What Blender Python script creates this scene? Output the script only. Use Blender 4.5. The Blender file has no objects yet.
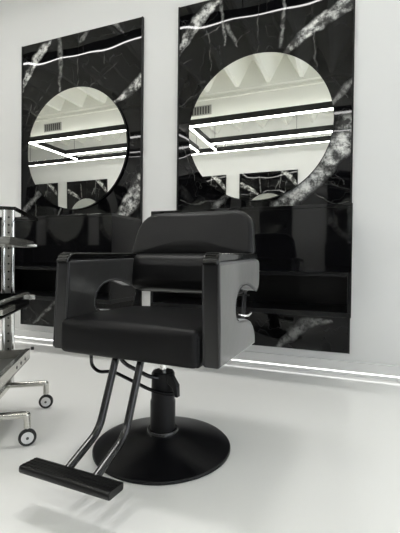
import bpy, bmesh, math, random
from mathutils import Vector, Matrix

random.seed(7)
SC = bpy.context.scene
COL = SC.collection

# ------------------------------------------------------------------ camera
F_PX, YAW, PITCH, ROLL = 380.855, math.radians(21.0116), math.radians(-0.7973), math.radians(0.6199)
cam_data = bpy.data.cameras.new('camera')
cam_data.sensor_fit = 'AUTO'
cam_data.sensor_width = 36.0
cam_data.lens = 36.0 * F_PX / 533.0
cam_data.clip_start = 0.02
camera = bpy.data.objects.new('camera', cam_data)
COL.objects.link(camera)
fw = Vector((-math.sin(YAW) * math.cos(PITCH), math.cos(YAW) * math.cos(PITCH), math.sin(PITCH)))
rt = Vector((math.cos(YAW), math.sin(YAW), 0))
up = rt.cross(fw)
r2 = rt * math.cos(ROLL) + up * math.sin(ROLL)
u2 = -rt * math.sin(ROLL) + up * math.cos(ROLL)
M = Matrix((r2, u2, -fw)).transposed().to_4x4()
M.translation = Vector((0, 0, 0.8))
camera.matrix_world = M
SC.camera = camera

# ------------------------------------------------------------------ world, exposure
world = bpy.data.worlds.new('world')
SC.world = world
world.use_nodes = True
world.node_tree.nodes['Background'].inputs[0].default_value = (0.9, 0.95, 1.0, 1)
world.node_tree.nodes['Background'].inputs[1].default_value = 3.6
SC.view_settings.view_transform = 'Standard'
SC.view_settings.look = 'None'
SC.view_settings.exposure = -0.35
SC.view_settings.gamma = 1.0
SC.view_settings.use_curve_mapping = False
SC.cycles.max_bounces = 16
SC.cycles.diffuse_bounces = 8
SC.cycles.glossy_bounces = 8
LED = 24.0          # radiance of the ceiling light strips
LED_BASE = 5.0      # radiance of the strip in the baseboard

# ------------------------------------------------------------------ materials
def material(name, color, rough=0.5, metal=0.0, spec=0.5, bump=None, coat=0.0, vary=None, ior=1.5):
    m = bpy.data.materials.new(name)
    m.use_nodes = True
    nt = m.node_tree
    b = nt.nodes['Principled BSDF']
    b.inputs['Base Color'].default_value = (*color, 1)
    b.inputs['Roughness'].default_value = rough
    b.inputs['Metallic'].default_value = metal
    b.inputs['Specular IOR Level'].default_value = spec
    b.inputs['IOR'].default_value = ior
    b.inputs['Coat Weight'].default_value = coat
    b.inputs['Coat Roughness'].default_value = 0.05
    tc = nt.nodes.new('ShaderNodeTexCoord')
    if vary:                                  # (scale, amount) gentle colour variation of the surface itself
        n = nt.nodes.new('ShaderNodeTexNoise')
        n.inputs['Scale'].default_value = vary[0]
        n.inputs['Detail'].default_value = 4
        nt.links.new(tc.outputs['Object'], n.inputs['Vector'])
        mx = nt.nodes.new('ShaderNodeMix')
        mx.data_type = 'RGBA'
        mx.inputs['A'].default_value = (*[c * (1 - vary[1]) for c in color], 1)
        mx.inputs['B'].default_value = (*[min(1, c * (1 + vary[1])) for c in color], 1)
        nt.links.new(n.outputs['Fac'], mx.inputs['Factor'])
        nt.links.new(mx.outputs['Result'], b.inputs['Base Color'])
    if bump:                                  # (scale, strength, distance)
        n = nt.nodes.new('ShaderNodeTexNoise')
        n.inputs['Scale'].default_value = bump[0]
        n.inputs['Detail'].default_value = 3
        nt.links.new(tc.outputs['Object'], n.inputs['Vector'])
        bp = nt.nodes.new('ShaderNodeBump')
        bp.inputs['Strength'].default_value = bump[1]
        bp.inputs['Distance'].default_value = bump[2]
        nt.links.new(n.outputs['Fac'], bp.inputs['Height'])
        nt.links.new(bp.outputs['Normal'], b.inputs['Normal'])
    return m

def emitter(name, color, strength):
    m = bpy.data.materials.new(name)
    m.use_nodes = True
    nt = m.node_tree
    nt.nodes.remove(nt.nodes['Principled BSDF'])
    e = nt.nodes.new('ShaderNodeEmission')
    e.inputs[0].default_value = (*color, 1)
    e.inputs[1].default_value = strength
    nt.links.new(e.outputs[0], nt.nodes['Material Output'].inputs['Surface'])
    return m

WALL = material('white_wall_paint', (0.80, 0.80, 0.79), 0.55, vary=(0.8, 0.015))
CEIL = material('white_ceiling_paint', (0.87, 0.87, 0.82), 0.7, vary=(1.5, 0.02))
FLOOR = material('white_epoxy_floor', (0.88, 0.88, 0.86), 0.12, spec=0.4, vary=(1.3, 0.02), bump=(3.0, 0.08, 0.004))
SKIRT = material('white_gloss_trim', (0.80, 0.80, 0.79), 0.25)
VINYL = material('black_vinyl', (0.006, 0.006, 0.0065), 0.40, spec=0.25, bump=(9.0, 0.25, 0.006))
VINYL_SEAT = material('black_vinyl_seat', (0.005, 0.005, 0.0055), 0.46, spec=0.2, bump=(7.0, 0.2, 0.006))
ARMVINYL = material('black_vinyl_arm', (0.006, 0.006, 0.0065), 0.30, spec=0.1, bump=(9.0, 0.25, 0.006), coat=0.65)
ARMVINYL.node_tree.nodes['Principled BSDF'].inputs['Coat Roughness'].default_value = 0.09
ARMVINYL.node_tree.nodes['Principled BSDF'].inputs['Sheen Weight'].default_value = 0.72
ARMVINYL.node_tree.nodes['Principled BSDF'].inputs['Sheen Roughness'].default_value = 0.42
PIPING = material('black_vinyl_piping', (0.02, 0.02, 0.021), 0.35)
PLASTIC = material('glossy_black_plastic', (0.006, 0.006, 0.006), 0.07)
SATIN = material('satin_black_metal', (0.004, 0.004, 0.005), 0.36, spec=0.25)
GLOSSMETAL = material('gloss_black_tube', (0.01, 0.01, 0.011), 0.15)
RIBBED = material('ribbed_black_rubber', (0.005, 0.005, 0.005), 0.35, spec=0.3)
CHROME = material('chrome', (0.82, 0.82, 0.80), 0.10, 1.0)
STEEL = material('brushed_steel', (0.62, 0.61, 0.57), 0.26, 1.0, bump=(60, 0.05, 0.001))
DARKSTEEL = material('dark_steel', (0.10, 0.10, 0.095), 0.3, 0.8)
GLOSSBLACK = material('black_gloss_lacquer', (0.003, 0.003, 0.0035), 0.04, spec=0.5)
MATBLACK = material('black_laminate', (0.006, 0.006, 0.0065), 0.28, spec=0.3)
EDGEBLACK = material('black_edge_trim', (0.004, 0.004, 0.004), 0.4, spec=0.3)
MIRROR = material('mirror_silver', (0.77, 0.78, 0.745), 0.0, 1.0)
TYRE = material('black_tyre', (0.012, 0.012, 0.012), 0.5)
HUB = material('white_hub_plastic', (0.72, 0.72, 0.72), 0.3)
HOUSING = material('black_light_housing', (0.008, 0.008, 0.008), 0.4)
VENTM = material('grey_vent_metal', (0.34, 0.34, 0.32), 0.5)
VENTDARK = material('vent_dark', (0.05, 0.05, 0.05), 0.7)
LEDM = emitter('led_diffuser_light', (1.0, 0.99, 0.972), LED)
LEDS = emitter('led_station_light', (1.0, 0.99, 0.972), 40.0)
LEDU = emitter('led_added_uplight', (1.0, 0.99, 0.972), 20.0)
LEDB = emitter('led_baseboard_light', (1.0, 0.99, 0.97), LED_BASE)

def pane_material():
    m = bpy.data.materials.new('added_window_glass'); m.use_nodes = True
    nt = m.node_tree; nt.nodes.remove(nt.nodes['Principled BSDF'])
    t = nt.nodes.new('ShaderNodeBsdfTransparent'); g = nt.nodes.new('ShaderNodeBsdfGlossy'); g.inputs['Roughness'].default_value = 0.0
    mx = nt.nodes.new('ShaderNodeMixShader'); mx.inputs[0].default_value = 0.06
    nt.links.new(t.outputs[0], mx.inputs[1]); nt.links.new(g.outputs[0], mx.inputs[2])
    nt.links.new(mx.outputs[0], nt.nodes['Material Output'].inputs['Surface'])
    return m
PANE = pane_material()

def perforated_material():
    m = material('perforated_steel', (0.5, 0.5, 0.47), 0.3, 1.0)
    nt = m.node_tree
    b = nt.nodes['Principled BSDF']
    tc = nt.nodes.new('ShaderNodeTexCoord')
    sp = nt.nodes.new('ShaderNodeSeparateXYZ')
    nt.links.new(tc.outputs['Object'], sp.inputs[0])
    def mth(op, a, bb=None):
        n = nt.nodes.new('ShaderNodeMath'); n.operation = op
        for i, v in enumerate((a, bb)):
            if v is None: continue
            if isinstance(v, (int, float)): n.inputs[i].default_value = v
            else: nt.links.new(v, n.inputs[i])
        return n.outputs[0]
    fz = mth('MULTIPLY', mth('SUBTRACT', mth('FRACT', mth('DIVIDE', sp.outputs['Z'], 0.041)), 0.5), 0.041)
    d = mth('SQRT', mth('ADD', mth('MULTIPLY', fz, fz), mth('MULTIPLY', sp.outputs['X'], sp.outputs['X'])))
    hole = mth('LESS_THAN', d, 0.0048)
    mx = nt.nodes.new('ShaderNodeMix'); mx.data_type = 'RGBA'
    mx.inputs['A'].default_value = (0.42, 0.415, 0.39, 1)
    mx.inputs['B'].default_value = (0.02, 0.02, 0.02, 1)
    nt.links.new(hole, mx.inputs['Factor'])
    nt.links.new(mx.outputs['Result'], b.inputs['Base Color'])
    return m
PERF = perforated_material()

def marble_material(name, BROAD, MEDIUM, THIN):
    """Polished black marble: white veins are capsules in slab coordinates, broken up by noise."""
    m = material(name, (0.003, 0.003, 0.0035), 0.025, spec=0.32)
    nt = m.node_tree
    N, L = nt.nodes, nt.links
    b = N['Principled BSDF']
    tc = N.new('ShaderNodeTexCoord')
    sep = N.new('ShaderNodeSeparateXYZ'); L.new(tc.outputs['Object'], sep.inputs[0])
    flat = N.new('ShaderNodeCombineXYZ'); L.new(sep.outputs['X'], flat.inputs['X']); L.new(sep.outputs['Z'], flat.inputs['Y'])
    def vm(op, a, bb=None, sc=None):
        n = N.new('ShaderNodeVectorMath'); n.operation = op
        for i, v in enumerate((a, bb)):
            if v is None: continue
            if isinstance(v, tuple): n.inputs[i].default_value = v
            else: L.new(v, n.inputs[i])
        if sc is not None:
            if isinstance(sc, float): n.inputs['Scale'].default_value = sc
            else: L.new(sc, n.inputs['Scale'])
        return n.outputs['Value'] if op in ('DOT_PRODUCT', 'LENGTH') else n.outputs['Vector']
    def mt(op, a, bb=None, c=None, clamp=False):
        n = N.new('ShaderNodeMath'); n.operation = op; n.use_clamp = clamp
        for i, v in enumerate((a, bb, c)):
            if v is None: continue
            if isinstance(v, (int, float)): n.inputs[i].default_value = v
            else: L.new(v, n.inputs[i])
        return n.outputs[0]
    def noise(scale, detail, vec, rough=0.6):
        n = N.new('ShaderNodeTexNoise')
        n.inputs['Scale'].default_value = scale; n.inputs['Detail'].default_value = detail
        n.inputs['Roughness'].default_value = rough
        L.new(vec, n.inputs['Vector'])
        return n
    n1 = noise(9.0, 5, flat.outputs[0])
    wob = vm('SCALE', vm('SUBTRACT', n1.outputs['Color'], (0.5, 0.5, 0.5)), sc=0.075)
    n1b = noise(2.5, 2, flat.outputs[0])
    wob2 = vm('SCALE', vm('SUBTRACT', n1b.outputs['Color'], (0.5, 0.5, 0.5)), sc=0.04)
    p = vm('MULTIPLY', vm('ADD', vm('ADD', flat.outputs[0], wob), wob2), (1, 1, 0))
    def capsule(a, c, w0, w1):
        ax = Vector((a[0], a[1], 0)); cx = Vector((c[0], c[1], 0)); ba = cx - ax
        pa = vm('SUBTRACT', p, tuple(ax))
        h = mt('DIVIDE', vm('DOT_PRODUCT', pa, tuple(ba)), ba.length_squared, clamp=True)
        d = vm('LENGTH', vm('SUBTRACT', pa, vm('SCALE', tuple(ba), sc=h)))
        w = mt('MULTIPLY_ADD', h, w1 - w0, w0)
        return mt('SUBTRACT', 1.0, mt('DIVIDE', d, w), clamp=True)    # 1 on the line, 0 past the width
    def chain(pts, widths):
        out = None
        for i in range(len(pts) - 1):
            c = capsule(pts[i], pts[i + 1], widths[i], widths[i + 1])
            out = c if out is None else mt('MAXIMUM', out, c)
        return out
    def union(lst):
        out = lst[0]
        for x in lst[1:]: out = mt('MAXIMUM', out, x)
        return out
    broad = union([chain(*c) for c in BROAD])
    medium = union([chain(*c) for c in MEDIUM])
    thin = union([chain(*c) for c in THIN])
    n2 = noise(16, 6, flat.outputs[0], 0.7)
    n3 = noise(7, 5, flat.outputs[0], 0.65)
    def ramp(x, lo, hi):
        n = N.new('ShaderNodeMapRange'); n.interpolation_type = 'SMOOTHSTEP'
        n.inputs['From Min'].default_value = lo; n.inputs['From Max'].default_value = hi
        L.new(x, n.inputs['Value'])
        return n.outputs['Result']
    blot = ramp(n2.outputs['Fac'], 0.36, 0.60)
    cloud = ramp(n3.outputs['Fac'], 0.40, 0.58)
    fb = mt('MULTIPLY', ramp(broad, 0.05, 0.55), mt('MULTIPLY_ADD', mt('MULTIPLY', blot, cloud), 0.95, 0.05))
    fm = mt('MULTIPLY', ramp(medium, 0.05, 0.9), mt('MULTIPLY_ADD', blot, 0.26, 0.04))
    ft = mt('MULTIPLY', ramp(thin, 0.1, 0.9), mt('MULTIPLY_ADD', cloud, 0.11, 0.01))
    # faint web of hairlines
    n4 = noise(3.2, 3, flat.outputs[0], 0.5)
    hair = mt('MULTIPLY', ramp(mt('SUBTRACT', 1.0, mt('MULTIPLY', mt('ABSOLUTE', mt('SUBTRACT', n4.outputs['Fac'], 0.5)), 160.0)), 0.0, 1.0), 0.022)
    fac = mt('MINIMUM', mt('MAXIMUM', mt('MAXIMUM', fb, fm), mt('MAXIMUM', ft, hair)), 1.0)
    mx = N.new('ShaderNodeMix'); mx.data_type = 'RGBA'
    mx.inputs['A'].default_value = (0.003, 0.003, 0.0035, 1)
    mx.inputs['B'].default_value = (0.85, 0.85, 0.82, 1)
    L.new(fac, mx.inputs['Factor'])
    L.new(mx.outputs['Result'], b.inputs['Base Color'])
    # slightly wavy polish
    nb = noise(1.6, 1, flat.outputs[0], 0.4)
    bp = N.new('ShaderNodeBump'); bp.inputs['Strength'].default_value = 1.0; bp.inputs['Distance'].default_value = 0.014
    L.new(nb.outputs['Fac'], bp.inputs['Height']); L.new(bp.outputs['Normal'], b.inputs['Normal'])
    return m
R_BROAD = [
    ([(0.03, 2.56), (0.121, 2.70), (0.225, 2.80), (0.345, 2.90)], [0.035, 0.055, 0.065, 0.06]),
    ([(0.868, 2.352), (0.989, 2.462), (1.11, 2.525), (1.229, 2.59), (1.335, 2.64)], [0.012, 0.05, 0.065, 0.06, 0.07]),
    ([(0.875, 1.20), (0.969, 1.31), (1.082, 1.408), (1.184, 1.516), (1.264, 1.616), (1.345, 1.75)], [0.11, 0.085, 0.085, 0.10, 0.11, 0.12]),
]
R_MEDIUM = [
    ([(0.012, 2.48), (0.157, 2.661), (0.318, 2.833)], [0.01, 0.018, 0.014]),
    ([(0.368, 2.86), (0.386, 2.724)], [0.022, 0.018]),
    ([(0.42, 2.654), (0.445, 2.586), (0.511, 2.488)], [0.03, 0.026, 0.008]),
    ([(1.215, 1.935), (1.284, 2.016), (1.345, 2.08)], [0.025, 0.035, 0.03]),
    ([(0.27, 1.17), (0.36, 1.25), (0.45, 1.33)], [0.03, 0.04, 0.03]),
    ([(0.83, 0.148), (0.947, 0.264), (1.047, 0.353), (1.235, 0.373)], [0.03, 0.05, 0.05, 0.015]),
    ([(0.876, 2.80), (0.856, 2.651), (0.844, 2.409)], [0.012, 0.02, 0.018]),
    ([(0.386, 2.724), (0.40, 2.50)], [0.015, 0.012]),
]
R_THIN = [
    ([(0.226, 2.702), (0.27, 2.606), (0.28, 2.429), (0.29, 2.316)], [0.010, 0.010, 0.009, 0.004]),
    ([(0.19, 2.60), (0.36, 2.66)], [0.005, 0.008]),
    ([(0.36, 2.50), (0.374, 2.357)], [0.008, 0.006]),
    ([(1.081, 2.47), (1.09, 2.29), (1.112, 2.186)], [0.010, 0.008, 0.006]),
    ([(0.50, 2.52), (0.62, 2.60)], [0.004, 0.004]),
    ([(1.246, 1.433), (1.294, 1.359)], [0.007, 0.005]),
    ([(1.20, 2.12), (1.33, 1.97)], [0.005, 0.006]),
    ([(0.03, 1.297), (0.164, 1.267), (0.395, 1.272)], [0.006, 0.009, 0.005]),
    ([(0.012, 2.083), (0.197, 2.17)], [0.007, 0.006]),
    ([(0.06, 2.42), (0.12, 2.44)], [0.005, 0.004]),
    ([(1.10, 1.30), (1.25, 1.22), (1.34, 1.24)], [0.005, 0.005, 0.004]),
    ([(0.05, 1.75), (0.16, 1.45)], [0.005, 0.004]),
    ([(0.10, 0.25), (0.38, 0.44)], [0.006, 0.005]),
    ([(0.665, 2.89), (0.668, 2.40)], [0.007, 0.006]),
]
L_BROAD = [
    ([(0.0, 2.46), (0.04, 2.532), (0.165, 2.728), (0.312, 2.87), (0.34, 2.92)], [0.035, 0.045, 0.06, 0.065, 0.06]),
    ([(1.06, 2.20), (1.151, 2.244), (1.232, 2.28), (1.36, 2.37)], [0.012, 0.035, 0.05, 0.055]),
    ([(1.11, 1.16), (1.191, 1.245), (1.261, 1.336), (1.36, 1.46)], [0.07, 0.085, 0.10, 0.11]),
]
L_MEDIUM = [
    ([(0.455, 2.92), (0.474, 2.673), (0.464, 2.391)], [0.03, 0.04, 0.015]),
    ([(0.69, 2.80), (0.719, 2.83), (0.785, 2.90)], [0.02, 0.035, 0.02]),
    ([(1.063, 2.917), (1.176, 2.797)], [0.03, 0.008]),
    ([(0.0, 1.24), (0.11, 1.34), (0.24, 1.45)], [0.04, 0.05, 0.03]),
    ([(1.18, 1.34), (1.31, 1.48)], [0.02, 0.02]),
    ([(0.443, 1.20), (0.485, 1.29)], [0.015, 0.012]),
    ([(0.15, 0.18), (0.45, 0.40), (0.62, 0.42)], [0.02, 0.03, 0.01]),
]
L_THIN = [
    ([(0.82, 2.38), (1.09, 2.54)], [0.008, 0.005]),
    ([(0.838, 2.551), (0.985, 2.43)], [0.006, 0.004]),
    ([(0.966, 2.57), (0.96, 2.70)], [0.007, 0.005]),
    ([(0.15, 2.25), (0.375, 2.483)], [0.006, 0.004]),
    ([(0.187, 1.20), (0.18, 1.60)], [0.010, 0.006]),
    ([(0.673, 2.36), (0.673, 2.90)], [0.009, 0.006]),
    ([(0.04, 0.40), (0.243, 0.231), (0.39, 0.173)], [0.006, 0.006, 0.004]),
    ([(0.02, 2.05), (0.13, 2.32)], [0.005, 0.004]),
    ([(1.14, 1.62), (1.34, 1.52)], [0.005, 0.004]),
]
MARBLE_LEFT = marble_material('black_marble_left', L_BROAD, L_MEDIUM, L_THIN)
MARBLE_RIGHT = marble_material('black_marble_right', R_BROAD, R_MEDIUM, R_THIN)

# ------------------------------------------------------------------ mesh helpers
def obj(name, bm, mat, parent=None, smooth=35):
    bmesh.ops.recalc_face_normals(bm, faces=bm.faces[:])
    me = bpy.data.meshes.new(name)
    bm.to_mesh(me); bm.free()
    if smooth:
        for p in me.polygons: p.use_smooth = True
        me.set_sharp_from_angle(angle=math.radians(smooth))
    me.materials.append(mat)
    o = bpy.data.objects.new(name, me)
    if smooth:
        wn = o.modifiers.new('weighted_normals', 'WEIGHTED_NORMAL'); wn.keep_sharp = True
    COL.objects.link(o)
    if parent: o.parent = parent
    return o

def thing(name, label, cat, loc=(0, 0, 0), rotz=0.0, group=None):
    o = bpy.data.objects.new(name, None)
    o.empty_display_size = 0.1
    COL.objects.link(o)
    o.location = loc; o.rotation_euler = (0, 0, rotz)
    o['label'] = label; o['category'] = cat
    if group: o['group'] = group
    return o

def tag(o, label, cat, group=None):
    o['label'] = label; o['category'] = cat
    if group: o['group'] = group
    return o

def structure(name, bm, mat, label=None, parent=None, smooth=35):
    o = obj(name, bm, mat, parent, smooth)
    if not parent: o['kind'] = 'structure'
    if label: o['label'] = label
    return o

def copy_thing(root, loc, rotz, label, group=None):
    r = root.copy(); COL.objects.link(r)
    r.location = loc; r.rotation_euler = (0, 0, rotz); r['label'] = label
    if group: r['group'] = group
    for ch in list(root.children):
        c = ch.copy(); COL.objects.link(c); c.parent = r
        for g in list(ch.children):
            d = g.copy(); COL.objects.link(d); d.parent = c
    return r

def box(bm, x0, x1, y0, y1, z0, z1, bev=0.0, seg=2):
    vs = [bm.verts.new((x, y, z)) for x in (x0, x1) for y in (y0, y1) for z in (z0, z1)]
    fs = [(0, 1, 3, 2), (4, 6, 7, 5), (0, 4, 5, 1), (2, 3, 7, 6), (0, 2, 6, 4), (1, 5, 7, 3)]
    faces = [bm.faces.new([vs[i] for i in f]) for f in fs]
    if bev:
        ed = list({e for f in faces for e in f.edges})
        bmesh.ops.bevel(bm, geom=ed, offset=bev, segments=seg, affect='EDGES', profile=0.5)
    return vs

def BX(*a, **k):
    bm = bmesh.new(); box(bm, *a, **k); return bm

def prism(bm, pts, axis, a0, a1, bev=0.0, seg=3):
    """extrude a 2-D outline along an axis: axis 'x' takes (y,z) points, 'y' takes (x,z), 'z' takes (x,y)"""
    def co(p, a):
        return {'x': (a, p[0], p[1]), 'y': (p[0], a, p[1]), 'z': (p[0], p[1], a)}[axis]
    A = [bm.verts.new(co(p, a0)) for p in pts]; B = [bm.verts.new(co(p, a1)) for p in pts]
    n = len(pts)
    fa = bm.faces.new(A); fb = bm.faces.new(B[::-1])
    for i in range(n):
        bm.faces.new((A[i], B[i], B[(i + 1) % n], A[(i + 1) % n]))
    if bev:
        ed = list(set(fa.edges) | set(fb.edges))
        bmesh.ops.recalc_face_normals(bm, faces=bm.faces[:])
        bmesh.ops.bevel(bm, geom=ed, offset=bev, segments=seg, affect='EDGES', profile=0.5)

def lathe(bm, prof, n=48, axis='z', center=(0, 0, 0)):
    rings = []
    for r, z in prof:
        ring = []
        for i in range(n):
            a = 2 * math.pi * i / n
            if axis == 'z': c = (r * math.cos(a), r * math.sin(a), z)
            elif axis == 'y': c = (r * math.cos(a), z, r * math.sin(a))
            else: c = (z, r * math.cos(a), r * math.sin(a))
            ring.append(bm.verts.new(Vector(c) + Vector(center)))
        rings.append(ring)
    for a, b in zip(rings, rings[1:]):
        for i in range(n):
            bm.faces.new((a[i], a[(i + 1) % n], b[(i + 1) % n], b[i]))
    bm.faces.new(rings[0]); bm.faces.new(rings[-1][::-1])

def smooth_path(pts, r=0.03, seg=5):
    """round the corners of a polyline"""
    P = [Vector(p) for p in pts]
    out = [P[0]]
    for a, b, c in zip(P, P[1:], P[2:]):
        d1 = (a - b); d2 = (c - b)
        k = min(r, d1.length * 0.45, d2.length * 0.45)
        s = b + d1.normalized() * k; e = b + d2.normalized() * k
        for i in range(seg + 1):
            t = i / seg
            out.append(s * (1 - t) ** 2 + b * 2 * t * (1 - t) + e * t * t)
    out.append(P[-1])
    return out

def tube(bm, path, r, n=12, squash=1.0):
    P = [Vector(p) for p in path]
    prev = None; rings = []
    for i, p in enumerate(P):
        t = (P[min(i + 1, len(P) - 1)] - P[max(i - 1, 0)]).normalized()
        if prev is None:
            ref = Vector((0, 0, 1)) if abs(t.z) < 0.9 else Vector((1, 0, 0))
            u = t.cross(ref).normalized()
        else:
            u = (prev - t * prev.dot(t)).normalized()
        prev = u
        w = t.cross(u)
        rings.append([bm.verts.new(p + u * r * math.cos(2 * math.pi * k / n) + w * r * squash * math.sin(2 * math.pi * k / n)) for k in range(n)])
    for a, b in zip(rings, rings[1:]):
        for i in range(n):
            bm.faces.new((a[i], a[(i + 1) % n], b[(i + 1) % n], b[i]))
    bm.faces.new(rings[0]); bm.faces.new(rings[-1][::-1])

def TB(path, r, n=12, rnd=0.0, squash=1.0):
    bm = bmesh.new()
    tube(bm, smooth_path(path, rnd) if rnd else path, r, n, squash)
    return bm

def rounded_outline(pts, radii, seg=7):
    out = []
    n = len(pts)
    for i in range(n):
        a, b, c = Vector(pts[i - 1]), Vector(pts[i]), Vector(pts[(i + 1) % n])
        d1, d2 = a - b, c - b
        k = min(radii[i], d1.length * 0.49, d2.length * 0.49)
        s = b + d1.normalized() * k; e = b + d2.normalized() * k
        for j in range(seg + 1):
            t = j / seg
            q = s * (1 - t) ** 2 + b * 2 * t * (1 - t) + e * t * t
            out.append((q.x, q.y))
    return out

def resample(pts, step):
    out = []
    n = len(pts)
    for i in range(n):
        a, b = Vector(pts[i]), Vector(pts[(i + 1) % n])
        k = max(1, int((b - a).length / step))
        for j in range(k):
            q = a.lerp(b, j / k); out.append((q.x, q.y))
    return out

def puffed(outline, thick, crown, bend=lambda x, z: 0.0, edge=0.022):
    """an upholstered pad: the outline lies in x,z; the front faces -y and bulges by crown"""
    bm = bmesh.new()
    pts = resample(outline, 0.03)
    cx = sum(p[0] for p in pts) / len(pts); cz = sum(p[1] for p in pts) / len(pts)
    e = edge
    def inset(d):
        out = []
        for x, z in pts:
            v = Vector((x - cx, z - cz)); L = v.length
            out.append((cx + v.x * (L - d) / L, cz + v.y * (L - d) / L))
        return out
    def scaled(s):
        base = inset(e)
        return [(cx + (x - cx) * s, cz + (z - cz) * s) for x, z in base]
    rings = [(inset(e * 0.6), thick), (inset(e * 0.15), thick - e * 0.4), (inset(0), thick - e), (inset(0), e),
             (inset(e * 0.12), e * 0.5), (inset(e * 0.45), e * 0.16)]
    rings += [(scaled(1.0), 0.0)]
    for s in (0.93, 0.85, 0.72, 0.55, 0.35, 0.15):
        rings.append((scaled(s), -crown * (1 - s ** 2.6)))
    V = []
    for ring, y in rings:
        V.append([bm.verts.new((x, y + bend(x, z), z)) for x, z in ring])
    n = len(pts)
    for a, b in zip(V, V[1:]):
        for i in range(n):
            bm.faces.new((a[i], a[(i + 1) % n], b[(i + 1) % n], b[i]))
    bm.faces.new(V[0]); bm.faces.new(V[-1][::-1])
    return bm

def soft_box(x0, x1, y0, y1, z0, z1, r, crown=0.0, front=0.0, n=10):
    """a rounded block with a crowned top and slightly bulging front (-y)"""
    bm = bmesh.new()
    C = Vector(((x0 + x1) / 2, (y0 + y1) / 2, (z0 + z1) / 2)); H = Vector(((x1 - x0) / 2, (y1 - y0) / 2, (z1 - z0) / 2))
    def line(h):
        k = [-h + r * (1 - math.cos(math.pi / 2 * i / 4)) for i in range(5)]
        m = [-(h - r) + 2 * (h - r) * i / n for i in range(1, n)]
        return k + m + [-v for v in reversed(k)]
    gx, gy, gz = line(H.x), line(H.y), line(H.z)
    cache = {}
    def vert(p):
        q = Vector([max(-(H[i] - r), min(H[i] - r, p[i])) for i in range(3)])
        d = Vector(p) - q
        if d.length > 1e-9: d = d.normalized() * r
        w = q + d
        fx = max(0, 1 - (w.x / H.x) ** 2); fy = max(0, 1 - (w.y / H.y) ** 2); fz = max(0, 1 - (w.z / H.z) ** 2)
        if w.z > 0: w.z += crown * (fx * fy) ** 0.6 * (w.z / H.z)
        if w.y < 0: w.y -= front * (fx * fz) ** 0.6 * (-w.y / H.y)
        key = tuple(round(c, 5) for c in w)
        if key not in cache: cache[key] = bm.verts.new(C + w)
        return cache[key]
    def grid(A, B, f):
        for i in range(len(A) - 1):
            for j in range(len(B) - 1):
                vs = [vert(f(A[i], B[j])), vert(f(A[i + 1], B[j])), vert(f(A[i + 1], B[j + 1])), vert(f(A[i], B[j + 1]))]
                vs = list(dict.fromkeys(vs))
                if len(vs) > 2:
                    try: bm.faces.new(vs)
                    except ValueError: pass
    for s in (-1, 1):
        grid(gx, gy, lambda a, b: (a, b, s * H.z)); grid(gx, gz, lambda a, b: (a, s * H.y, b)); grid(gy, gz, lambda a, b: (s * H.x, a, b))
    return bm

# ------------------------------------------------------------------ the room
YW = 2.913                 # back wall plane
YF = 2.893                 # face of the marble
YO = -3.12                 # opposite wall
XL, XR = -9.0, 3.4
ZC = 4.35
W, TOP, BOT = 1.356, 2.892, 0.156
XS = (-3.014, -1.325)      # left edges of the two stations

structure('floor', BX(XL - 0.1, XR + 0.1, YO - 0.1, YW + 0.1, -0.1, 0.0), FLOOR, 'white glossy poured floor of the salon')
structure('wall_back', BX(XL - 0.1, XR + 0.1, YW, YW + 0.1, 0, ZC), WALL, 'white wall behind the chair carrying the two marble panels')
structure('wall_opposite', BX(XL - 0.1, XR + 0.1, YO - 0.1, YO, 0, ZC), WALL, 'white opposite wall seen in the mirrors')
structure('wall_left', BX(XL - 0.1, XL, YO, YW, 0, ZC), WALL)
bm = bmesh.new()                    # right wall opened for an added unseen window that lets daylight in
WY0, WY1, WZ0, WZ1 = -2.7, 2.3, 0.25, 3.1
box(bm, XR, XR + 0.1, YO, YW, 0, WZ0); box(bm, XR, XR + 0.1, YO, YW, WZ1, ZC)
box(bm, XR, XR + 0.1, YO, WY0, WZ0, WZ1); box(bm, XR, XR + 0.1, WY1, YW, WZ0, WZ1)
structure('wall_right', bm, WALL)
bm = bmesh.new()
for y in (WY0, WY0 + 1.65, WY0 + 3.3, WY1 - 0.05): box(bm, XR + 0.02, XR + 0.08, y, y + 0.05, WZ0, WZ1)
for z in (WZ0, WZ1 - 0.05): box(bm, XR + 0.021, XR + 0.079, WY0, WY1, z, z + 0.05)
win = structure('added_window_1', bm, HOUSING)
structure('added_window_pane', BX(XR + 0.045, XR + 0.051, WY0 + 0.02, WY1 - 0.02, WZ0 + 0.02, WZ1 - 0.02), PANE, None, win)
bm = bmesh.new()
box(bm, XL - 0.1, XR + 0.1, YO - 0.1, YW + 0.1, ZC, ZC + 0.1)
x = -1.87 - 0.56 * 12
while x < XR - 0.2:
    prism(bm, [(x - 0.26, ZC), (x - 0.03, 3.92), (x + 0.03, 3.92), (x + 0.26, ZC)], 'y', YO, YW)
    x += 0.56
structure('ceiling', bm, CEIL, 'white ceiling with a row of concrete joists, seen in the mirrors')
bm = bmesh.new()
box(bm, XL, XR, -1.38, -0.98, 3.47, ZC, bev=0.01); box(bm, XL, XR, -1.0, -0.90, 3.87, ZC, bev=0.01)
structure('trim_1', bm, CEIL, 'deep white ceiling beam across the joists, seen in the mirrors')

# baseboard with a light strip let into it
bs = structure('baseboard_back', BX(XL, XR, 2.893, YW, 0.029, 0.101, bev=0.003), SKIRT, 'white baseboard with a light strip along the back wall')
structure('baseboard_foot', BX(XL, XR, 2.893, YW, 0.0, 0.021, bev=0.002), SKIRT, None, bs)
structure('light_strip', BX(XL, XR, 2.897, YW, 0.021, 0.029), LEDB, 'glowing white light strip', bs)

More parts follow.
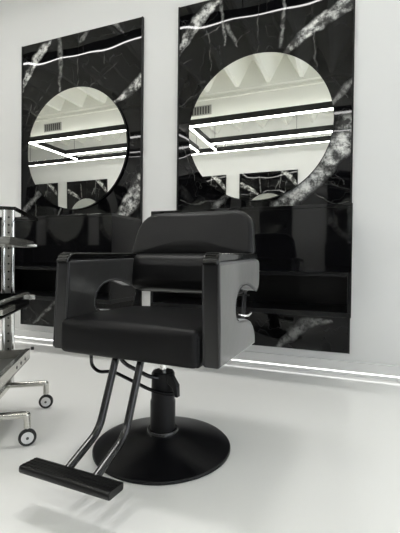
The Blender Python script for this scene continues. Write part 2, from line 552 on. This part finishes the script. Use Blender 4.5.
# ------------------------------------------------------------------ styling stations
def marble_panel(x0, label, MARBLE):
    t = thing('marble_panel', label, 'wall panel', (x0, YW - 0.001, 0), 0)
    mid = 0.671; y0 = YF - YW + 0.001
    obj('marble_slab', BX(0.012, mid - 0.001, y0, 0, BOT, TOP), MARBLE, t, 0)
    obj('marble_slab', BX(mid + 0.001, W - 0.012, y0, 0, BOT, TOP), MARBLE, t, 0)
    obj('edge_trim', BX(0, 0.012, y0 - 0.006, 0, BOT, TOP, bev=0.001), EDGEBLACK, t)
    obj('edge_trim', BX(W - 0.012, W, y0 - 0.006, 0, BOT, TOP, bev=0.001), EDGEBLACK, t)
    return t
p_left = marble_panel(XS[0], 'left black marble wall panel behind the metal trolley', MARBLE_LEFT)
p_right = marble_panel(XS[1], 'right black marble wall panel behind the salon chair', MARBLE_RIGHT)

def round_mirror(xc, zc, R, label, tilt=0.0):
    t = thing('round_mirror', label, 'mirror', (xc, YF - 0.001, zc), 0)
    bm = bmesh.new(); lathe(bm, [(R - 0.03, 0.0), (R - 0.004, -0.002), (R, -0.004), (R, -0.020), (R - 0.003, -0.022)], 128, 'y')
    obj('mirror_backing', bm, EDGEBLACK, t)
    bm = bmesh.new(); lathe(bm, [(R - 0.002, 0.0075), (R - 0.002, -0.001)], 128, 'y')
    g = obj('mirror_glass', bm, MIRROR, t, 20)
    g.location = (0, -0.0285, 0); g.rotation_euler = (tilt, 0, 0)
    return t
m_left = round_mirror(-2.347, 1.824, 0.556, 'large round mirror on the left marble panel', tilt=math.radians(0.6))
m_right = round_mirror(-0.653, 1.824, 0.556, 'large round mirror on the right marble panel above the chair back')

def cabinet(x0, label):
    t = thing('floating_cabinet', label, 'cabinet', (x0, YF - 0.007, 0), 0)
    P = 0.437; zb, zt, zs = 0.468, 1.157, 0.739
    bm = bmesh.new()
    box(bm, 0, W, -P, 0, zb, zb + 0.030, bev=0.0015)                       # bottom board
    box(bm, 0, 0.022, -P, 0, zb + 0.030, zt - 0.02, bev=0.0015)              # sides
    box(bm, W - 0.022, W, -P, 0, zb + 0.030, zt - 0.02, bev=0.0015)
    box(bm, 0.022, W - 0.022, -0.012, 0, zb + 0.030, zt - 0.02)              # back
    obj('carcass', bm, MATBLACK, t)
    obj('shelf', BX(0.022, W - 0.022, -P + 0.002, -0.012, zs - 0.022, zs, bev=0.0015), MATBLACK, t)
    obj('countertop', BX(0, W, -P, 0, zt - 0.020, zt, bev=0.0015), GLOSSBLACK, t)
    obj('drawer_front', BX(0.001, W - 0.001, -P - 0.001, -P + 0.018, zs + 0.003, zt - 0.022, bev=0.001), GLOSSBLACK, t)
    return t
c_left = cabinet(XS[0], 'black gloss floating cabinet under the left round mirror')
c_right = cabinet(XS[1], 'black gloss floating cabinet with open shelf under the right round mirror')

# the row of panels and mirrors on the opposite wall (seen in reflection)
for xr in [-1.05 + 1.69 * k for k in (-4, -3, -2, -1, 0)] + [0.976]:
    copy_thing(p_right, (xr, YO + 0.001, 0), math.pi, 'black marble wall panel in the row on the opposite wall, seen in reflection', 'marble panels on the opposite wall')
    copy_thing(m_left, (xr - 0.678, YO + 0.0215, 1.833), math.pi, 'round mirror on the opposite wall, seen in reflection', 'round mirrors on the opposite wall')
    copy_thing(c_left, (xr, YO + 0.0275, 0), math.pi, 'black floating cabinet on the opposite wall, seen in reflection', 'cabinets on the opposite wall')

# ------------------------------------------------------------------ ceiling lights
def linear_light(name, label, segs, cables, group=None, dh=0.022, lens=None, up_light=True):
    """segs: (x0,x1,y0,y1) bars; black housing on top, white diffuser below"""
    t = thing(name, label, 'ceiling light', (segs[0][0], segs[0][2], 3.26), 0, group)
    ox, oy = segs[0][0], segs[0][2]
    h = bmesh.new(); d = bmesh.new()
    for x0, x1, y0, y1 in segs:
        box(h, x0 - ox, x1 - ox, y0 - oy, y1 - oy, 0.05, 0.16, bev=0.003)
        box(d, x0 - ox + 0.006, x1 - ox - 0.006, y0 - oy + 0.006, y1 - oy - 0.006, 0.05 - dh, 0.05)
    obj('housing', h, HOUSING, t); obj('diffuser', d, lens or LEDM, t, 0)
    upl = bmesh.new()                           # added unseen glowing strip on the housing top, brightens the ceiling
    for x0, x1, y0, y1 in (segs if up_light else []):
        box(upl, x0 - ox + 0.012, x1 - ox - 0.012, y0 - oy + 0.012, y1 - oy - 0.012, 0.155, 0.163)
    if up_light: obj('added_uplight_strip', upl, LEDU, t, 0)
    for cx, cy in cables:
        obj('hanging_cable', TB([(cx - ox, cy - oy, 0.16), (cx - ox, cy - oy, ZC - 3.26)], 0.004, 6), HOUSING, t)
    return t
LWD = 0.045
linear_light('linear_ceiling_light', 'long white light line above the styling stations, seen reflected in the marble tops',
             [(-8.6, 2.8, 1.944, 1.974)], [(xx, 1.96) for xx in (-8.31, -4.39, -1.03, 2.33)], dh=0.005, lens=LEDS, up_light=False)
def ring(x0, x1, y0, y1, label):
    w = LWD
    return linear_light('ceiling_light_frame', label,
        [(x0, x1, y1 - w, y1), (x0, x0 + w, y0, y1 - w), (x1 - w, x1, y0, y1 - w), (x0 + w, x1 - w, y0 + 0.42, y0 + 0.42 + w)],
        [(x0 + 0.03, y1 - 0.03), (x1 - 0.03, y1 - 0.03), (x0 + 0.03, y0 + 0.1), (x1 - 0.03, y0 + 0.1)], None)
ring(-2.80, 0.62, -2.42, -0.83, 'rectangular ceiling light frame reflected in the right round mirror')
ring(-6.60, -3.18, -2.42, -0.83, 'rectangular ceiling light frame reflected in the left round mirror')
linear_light('linear_ceiling_light', 'thin white light line near the opposite wall, seen low in both mirrors',
             [(-8.6, 2.8, -2.612, -2.588)], [(xx, -2.60) for xx in (-8.31, -4.39, -1.03, 2.33)], dh=0.012)

# added unseen spots between the joists, put in to brighten the floor
for i, x in enumerate((-5.51, -3.83, -2.15, -1.03)):
    t = thing('added_floor_spot', 'added unseen ceiling spot that brightens the floor by the styling stations', 'ceiling light', (x, 1.5, 4.0), 0, 'added unseen floor spots over the stations')
    bm = bmesh.new(); lathe(bm, [(0.06, 0.0), (0.07, 0.0), (0.07, 0.35), (0.03, 0.35)], 32); obj('added_spot_housing', bm, SKIRT, t)
    bm = bmesh.new(); lathe(bm, [(0.055, -0.004), (0.055, 0.004), (0.02, 0.004)], 32); obj('added_spot_lens', bm, LEDM, t)
    ld = bpy.data.lights.new('added_spot_lamp', 'SPOT'); ld.energy = 112; ld.spot_size = math.radians(80); ld.spot_blend = 0.8; ld.shadow_soft_size = 0.22
    ld.color = (1.0, 0.99, 0.972)
    lo = bpy.data.objects.new('added_spot_lamp', ld); COL.objects.link(lo); lo.parent = t; lo.location = (0, 0, -0.12)

def vent(xc, label):
    t = thing('air_vent', label, 'air vent', (xc, -0.98, 3.62), 0)
    obj('vent_frame', BX(-0.24, 0.24, 0.0, 0.012, -0.09, 0.09, bev=0.003), VENTM, t)
    for i in range(8):
        xx = -0.20 + i * 0.053
        obj('vent_slot', BX(xx, xx + 0.03, 0.010, 0.015, -0.07, 0.07), VENTDARK, t)
tag(obj('ceiling_pipe', TB([(XL, -0.945, 3.80), (XR, -0.945, 3.80)], 0.016, 10), CEIL), 'thin white pipe running along the ceiling beam, seen in the mirrors', 'pipe')
vent(-2.62, 'grey air vent on the white ceiling beam, reflected in the right mirror')
vent(-6.05, 'grey air vent on the white ceiling beam, reflected in the left mirror')

# ------------------------------------------------------------------ the salon chair
PSI = math.radians(2.5)
chair = thing('salon_chair', 'black vinyl hydraulic salon chair on a round black base in the middle of the floor', 'chair', (-0.728, 1.468, 0), -PSI)
CX = 0.0155                       # seat centre relative to the column
HW = 0.3525                       # half width over the arms
# base and column
bm = bmesh.new()
lathe(bm, [(0.286, 0.0), (0.292, 0.004), (0.292, 0.010), (0.287, 0.015), (0.25, 0.024), (0.20, 0.036), (0.15, 0.049), (0.10, 0.061), (0.075, 0.066), (0.06, 0.068)], 96)
obj('base_disc', bm, SATIN, chair, 60)
bm = bmesh.new(); lathe(bm, [(0.066, 0.06), (0.068, 0.064), (0.068, 0.076), (0.064, 0.082), (0.05, 0.083)], 48)
obj('base_collar', bm, GLOSSMETAL, chair)
bm = bmesh.new(); lathe(bm, [(0.054, 0.07), (0.054, 0.20), (0.050, 0.21), (0.050, 0.318), (0.044, 0.328), (0.02, 0.329)], 48)
obj('pump_cylinder', bm, SATIN, chair)
bm = bmesh.new(); lathe(bm, [(0.015, 0.32), (0.015, 0.425)], 24)
obj('piston_rod', bm, CHROME, chair)
bm = bmesh.new(); box(bm, CX - 0.15, CX + 0.15, -0.16, 0.16, 0.412, 0.446, bev=0.006)
obj('seat_plate', bm, SATIN, chair)
# pump lever and its bracket
bm = bmesh.new()
prism(bm, [(0.040, 0.328), (0.060, 0.326), (0.088, 0.285), (0.090, 0.238), (0.078, 0.238), (0.068, 0.272), (0.044, 0.290)], 'y', -0.045, -0.015, bev=0.004)
obj('lever_bracket', bm, SATIN, chair)
bm = TB([(-0.29, -0.12, 0.43), (-0.285, -0.12, 0.345), (-0.25, -0.115, 0.320), (-0.19, -0.10, 0.328), (-0.02, -0.07, 0.262), (0.045, -0.05, 0.248), (0.085, -0.03, 0.252)], 0.0075, 10, 0.035)
obj('pump_lever', bm, GLOSSMETAL, chair)
bm = TB([(-0.16, -0.12, 0.43), (-0.13, -0.11, 0.372), (-0.03, -0.07, 0.318), (0.0, -0.045, 0.308)], 0.0085, 10, 0.03)
obj('support_rod', bm, GLOSSMETAL, chair)
# seat
seat = obj('seat', soft_box(CX - HW + 0.054, CX + HW - 0.074, -0.312, 0.20, 0.445, 0.572, 0.020, crown=0.022, front=0.010), VINYL_SEAT, chair, 60)
seat_front = obj('seat_base', soft_box(CX - HW + 0.060, CX + HW - 0.070, -0.300, 0.19, 0.446, 0.555, 0.012, front=0.0), VINYL_SEAT, chair, 60)
# arms
prof = [(-0.290, 0.453), (-0.294, 0.62), (-0.296, 0.795)]
prof += [(0.120, 0.812), (0.142, 0.808), (0.152, 0.793), (0.152, 0.725), (0.146, 0.700), (0.130, 0.682), (0.112, 0.676), (0.090, 0.680), (0.060, 0.690),
         (0.02, 0.704), (-0.02, 0.710), (-0.06, 0.708), (-0.095, 0.698), (-0.12, 0.682), (-0.136, 0.660), (-0.142, 0.635), (-0.140, 0.610), (-0.130, 0.592), (-0.110, 0.582),
         (-0.06, 0.578), (0.0, 0.570), (0.035, 0.557), (0.062, 0.535), (0.080, 0.510), (0.088, 0.485), (0.088, 0.455)]
prof = [(-0.29 + (y + 0.29) * 1.12, z) for y, z in prof]
cap_prof = [(-0.300, 0.787)] + [(-0.274 - 0.038 * math.cos(a), 0.792 + 0.036 * math.sin(a)) for a in [math.radians(d) for d in range(-6, 91, 8)]] + [(0.10, 0.836), (0.125, 0.834), (0.135, 0.822), (0.135, 0.812), (-0.290, 0.796)]
cap_prof = [(-0.304 + (y + 0.312) * 1.09, z) for y, z in cap_prof]
def lean(bm, s):
    """the arms narrow the chair a little towards the top"""
    k = 0.025 if s < 0 else 0.004
    for v in bm.verts: v.co.x -= s * k * (v.co.z - 0.45) / 0.35
    return bm
for s in (-1, 1):
    xi, xo = CX + s * (HW - 0.062), CX + s * HW
    bm = bmesh.new(); prism(bm, prof, 'x', min(xi, xo), max(xi, xo), bev=0.011, seg=4); lean(bm, s)
    arm = obj('arm', bm, ARMVINYL, chair, 40)
    a = s * HW + CX
    # piping along the outer and inner edge
    for xx in (xo - s * 0.004, xi + s * 0.004):
        bm = bmesh.new()
        tube(bm, [(xx, -0.289, 0.459), (xx, -0.293, 0.62), (xx, -0.295, 0.793)], 0.0035, 8)
        tube(bm, [(xx, y, z) for y, z in prof[7:22]], 0.0028, 8)
        obj('piping', lean(bm, s), PIPING, arm)
    bm = bmesh.new(); prism(bm, cap_prof, 'x', min(xi, xo) + 0.003, max(xi, xo) - 0.003, bev=0.007, seg=4)
    for d in (12, 32, 52, 72):                  # ribs across the rounded front end
        a2 = math.radians(d)
        yy, zz = -0.304 + (-0.274 - 0.0385 * math.cos(a2) + 0.312) * 1.09, 0.792 + 0.0365 * math.sin(a2)
        tube(bm, [(min(xi, xo) + 0.008, yy, zz), (max(xi, xo) - 0.008, yy, zz)], 0.0032, 8)
    obj('armrest_cap', lean(bm, s), PLASTIC, arm, 40)
# back
def bend(x, z):
    return 0.195 + (z - 0.84) * 0.22 - 0.10 * (x - CX) ** 2
ol = rounded_outline([(-0.302, 0.833), (0.333, 0.833), (0.310, 1.036), (-0.262, 1.036)], [0.02, 0.02, 0.09, 0.10])
bk = obj('backrest', puffed(ol, 0.085, 0.010, bend), VINYL, chair, 60)
pts = resample(ol, 0.03)
bm = bmesh.new(); ring_pts = [(x, bend(x, z) + 0.022, z) for x, z in pts]; tube(bm, ring_pts + [ring_pts[0]], 0.0032, 8)
obj('piping', bm, PIPING, bk, 60)
lb = obj('lumbar_cushion', soft_box(-0.297, 0.320, 0.145, 0.29, 0.652, 0.838, 0.055, front=0.012), VINYL, chair, 60)
bm = bmesh.new(); tube(bm, [(CX - 0.30, 0.215, 0.650), (CX + 0.30, 0.215, 0.650)], 0.0035, 8)
obj('piping', bm, PIPING, lb, 60)
for s in (-1, 1):
    xx = CX + s * 0.280
    bm = bmesh.new(); prism(bm, [(0.08, 0.47), (0.19, 0.47), (0.225, 0.60), (0.268, 0.83), (0.235, 0.83), (0.19, 0.66), (0.15, 0.56), (0.08, 0.54)], 'x', xx - 0.003, xx + 0.003, bev=0.001, seg=1)
    obj('back_bracket', bm, SATIN, chair)
bm = TB([(CX + 0.29, 0.00, 0.602), (CX + 0.330, 0.000, 0.588), (CX + 0.350, 0.03, 0.584), (CX + 0.350, 0.07, 0.592)], 0.0042, 8, 0.02)
obj('recline_lever', bm, CHROME, chair)['label'] = 'small chrome lever'
# footrest
foot = bpy.data.objects.new('footrest', None); COL.objects.link(foot); foot.parent = chair
def footbar():
    bm = bmesh.new()
    out = rounded_outline([(-0.572, 0.126), (-0.498, 0.122), (-0.496, 0.146), (-0.570, 0.152)], [0.012, 0.008, 0.008, 0.010], 4)
    prism(bm, out, 'x', -0.200, 0.146, bev=0.004, seg=2)
    for i in range(4):
        y = -0.556 + i * 0.015
        tube(bm, [(-0.196, y, 0.1505 - i * 0.0012), (0.142, y, 0.1505 - i * 0.0012)], 0.002, 6)
    return bm
obj('footrest_bar', footbar(), RIBBED, foot)
for dx in (-0.066, 0.044):
    obj('footrest_tube', TB([(dx - 0.004, -0.235, 0.45), (dx, -0.345, 0.198), (dx, -0.500, 0.135)], 0.0138, 14, 0.045), GLOSSMETAL, foot)

# ------------------------------------------------------------------ the steel trolley
tr = thing('salon_trolley', 'stainless steel salon trolley with sliding trays and castors at the left edge', 'trolley', (-1.499, 1.611, 0), math.radians(33))
FX = -0.62                         # the far side's castors
for (cx, cy) in ((0, 0), (0, -0.426), (FX, 0), (FX, -0.426)):
    s = 1 if cx == 0 else -1
    lg = obj('foot_bar', TB([(FX / 2, cy, 0.134), (cx - s * 0.001, cy, 0.134), (cx, cy, 0.078)], 0.0145, 14, 0.003), STEEL, tr)
    obj('castor_stem', TB([(cx, cy, 0.08), (cx, cy, 0.066)], 0.005, 10), CHROME, lg)
    yaw = 0.0 if cy == 0 else math.radians(14)
    bm = bmesh.new(); lathe(bm, [(0.024, -0.009), (0.031, -0.010), (0.036, -0.006), (0.0365, 0.0), (0.036, 0.006), (0.031, 0.010), (0.024, 0.009)], 40, 'y')
    wl = obj('castor_wheel', bm, TYRE, lg); wl.location = (cx, cy, 0.0366); wl.rotation_euler = (0, 0, yaw)
    bm = bmesh.new(); lathe(bm, [(0.004, -0.0125), (0.020, -0.0105), (0.0255, -0.009), (0.0255, 0.009), (0.020, 0.0105), (0.004, 0.0125)], 32, 'y')
    hb = obj('castor_hub', bm, HUB, lg); hb.location = (cx, cy, 0.0366); hb.rotation_euler = (0, 0, yaw)
    bm = bmesh.new(); lathe(bm, [(0.0035, -0.0155), (0.006, -0.0145), (0.006, 0.0145), (0.0035, 0.0155)], 12, 'y')
    ax = obj('castor_axle', bm, DARKSTEEL, lg); ax.location = (cx, cy, 0.0366); ax.rotation_euler = (0, 0, yaw)
for x0 in (-0.192, -0.428):
    obj('base_beam', BX(x0 - 0.012, x0 + 0.012, -0.426, 0.0, 0.118, 0.143, bev=0.002), STEEL, tr)
    for dx in (-0.022, 0.022):
        obj('upright_post', TB([(x0 + dx, 0.006, 0.13), (x0 + dx, 0.006, 1.064)], 0.0098, 14), CHROME, tr)
    st = obj('perforated_strip', BX(-0.0135, 0.0135, -0.002, 0.004, 0, 0.92), PERF, tr)
    st.location = (x0, 0.014, 0.14)
# top frame, black
bm = bmesh.new()
for b in ((-0.065, -0.05, -0.43, 0.03), (-0.57, -0.555, -0.43, 0.03), (-0.555, -0.065, -0.43, -0.415), (-0.555, -0.065, 0.024, 0.036)):
    box(bm, b[0], b[1], b[2], b[3], 1.008, 1.022, bev=0.002)
obj('top_frame', bm, PLASTIC, tr)
def tray(z0, z1, xr, y0, y1, pan, side):
    t = obj('tray', BX(-0.62 - xr, xr, y0, y1, z0, z0 + 0.006), pan, tr)
    for xs, sg in ((xr, 1), (-0.62 - xr, -1)):
        a, b = sorted((xs, xs - sg * 0.007))
        obj('tray_side', BX(a, b, y0, y1, z0, z1, bev=0.0015), side, t)
        a, b = sorted((xs + sg * 0.002, xs - sg * 0.022))
        obj('tray_rail', BX(a, b, y0, y1 + 0.004, z1 - 0.006, z1 + 0.004, bev=0.0015), STEEL, t)
        a, b = sorted((xs + sg * 0.001, xs - sg * 0.002))
    obj('tray_end', BX(-0.62 - xr, xr, y1 - 0.006, y1, z0, z1), side, t)
    obj('tray_end', BX(-0.62 - xr, xr, y0, y0 + 0.006, z0, z1), side, t)
    return t
t3 = tray(0.272, 0.322, -0.083, -0.52, -0.004, DARKSTEEL, STEEL)
for y in (-0.10, -0.18, -0.26):
    bm = bmesh.new(); lathe(bm, [(0.008, -0.0835), (0.008, -0.0815)], 16, 'x', (0, y, 0.295)); obj('slide_hole', bm, TYRE, t3)
obj('slide_clip', BX(-0.078, -0.062, -0.006, 0.004, 0.318, 0.334, bev=0.002), TYRE, t3)
t2 = tray(0.556, 0.622, -0.085, -0.52, -0.010, DARKSTEEL, PLASTIC)
obj('slide_knob', BX(-0.092, -0.055, -0.012, 0.006, 0.588, 0.612, bev=0.005), CHROME, t2)
obj('slide_rail', BX(-0.085, -0.071, -0.53, -0.34, 0.575, 0.598, bev=0.003), STEEL, t2)
t1 = tray(0.862, 0.892, -0.068, -0.45, -0.004, STEEL, STEEL)
obj('slide_knob', BX(-0.075, -0.048, -0.012, 0.004, 0.866, 0.880, bev=0.003), CHROME, t1)
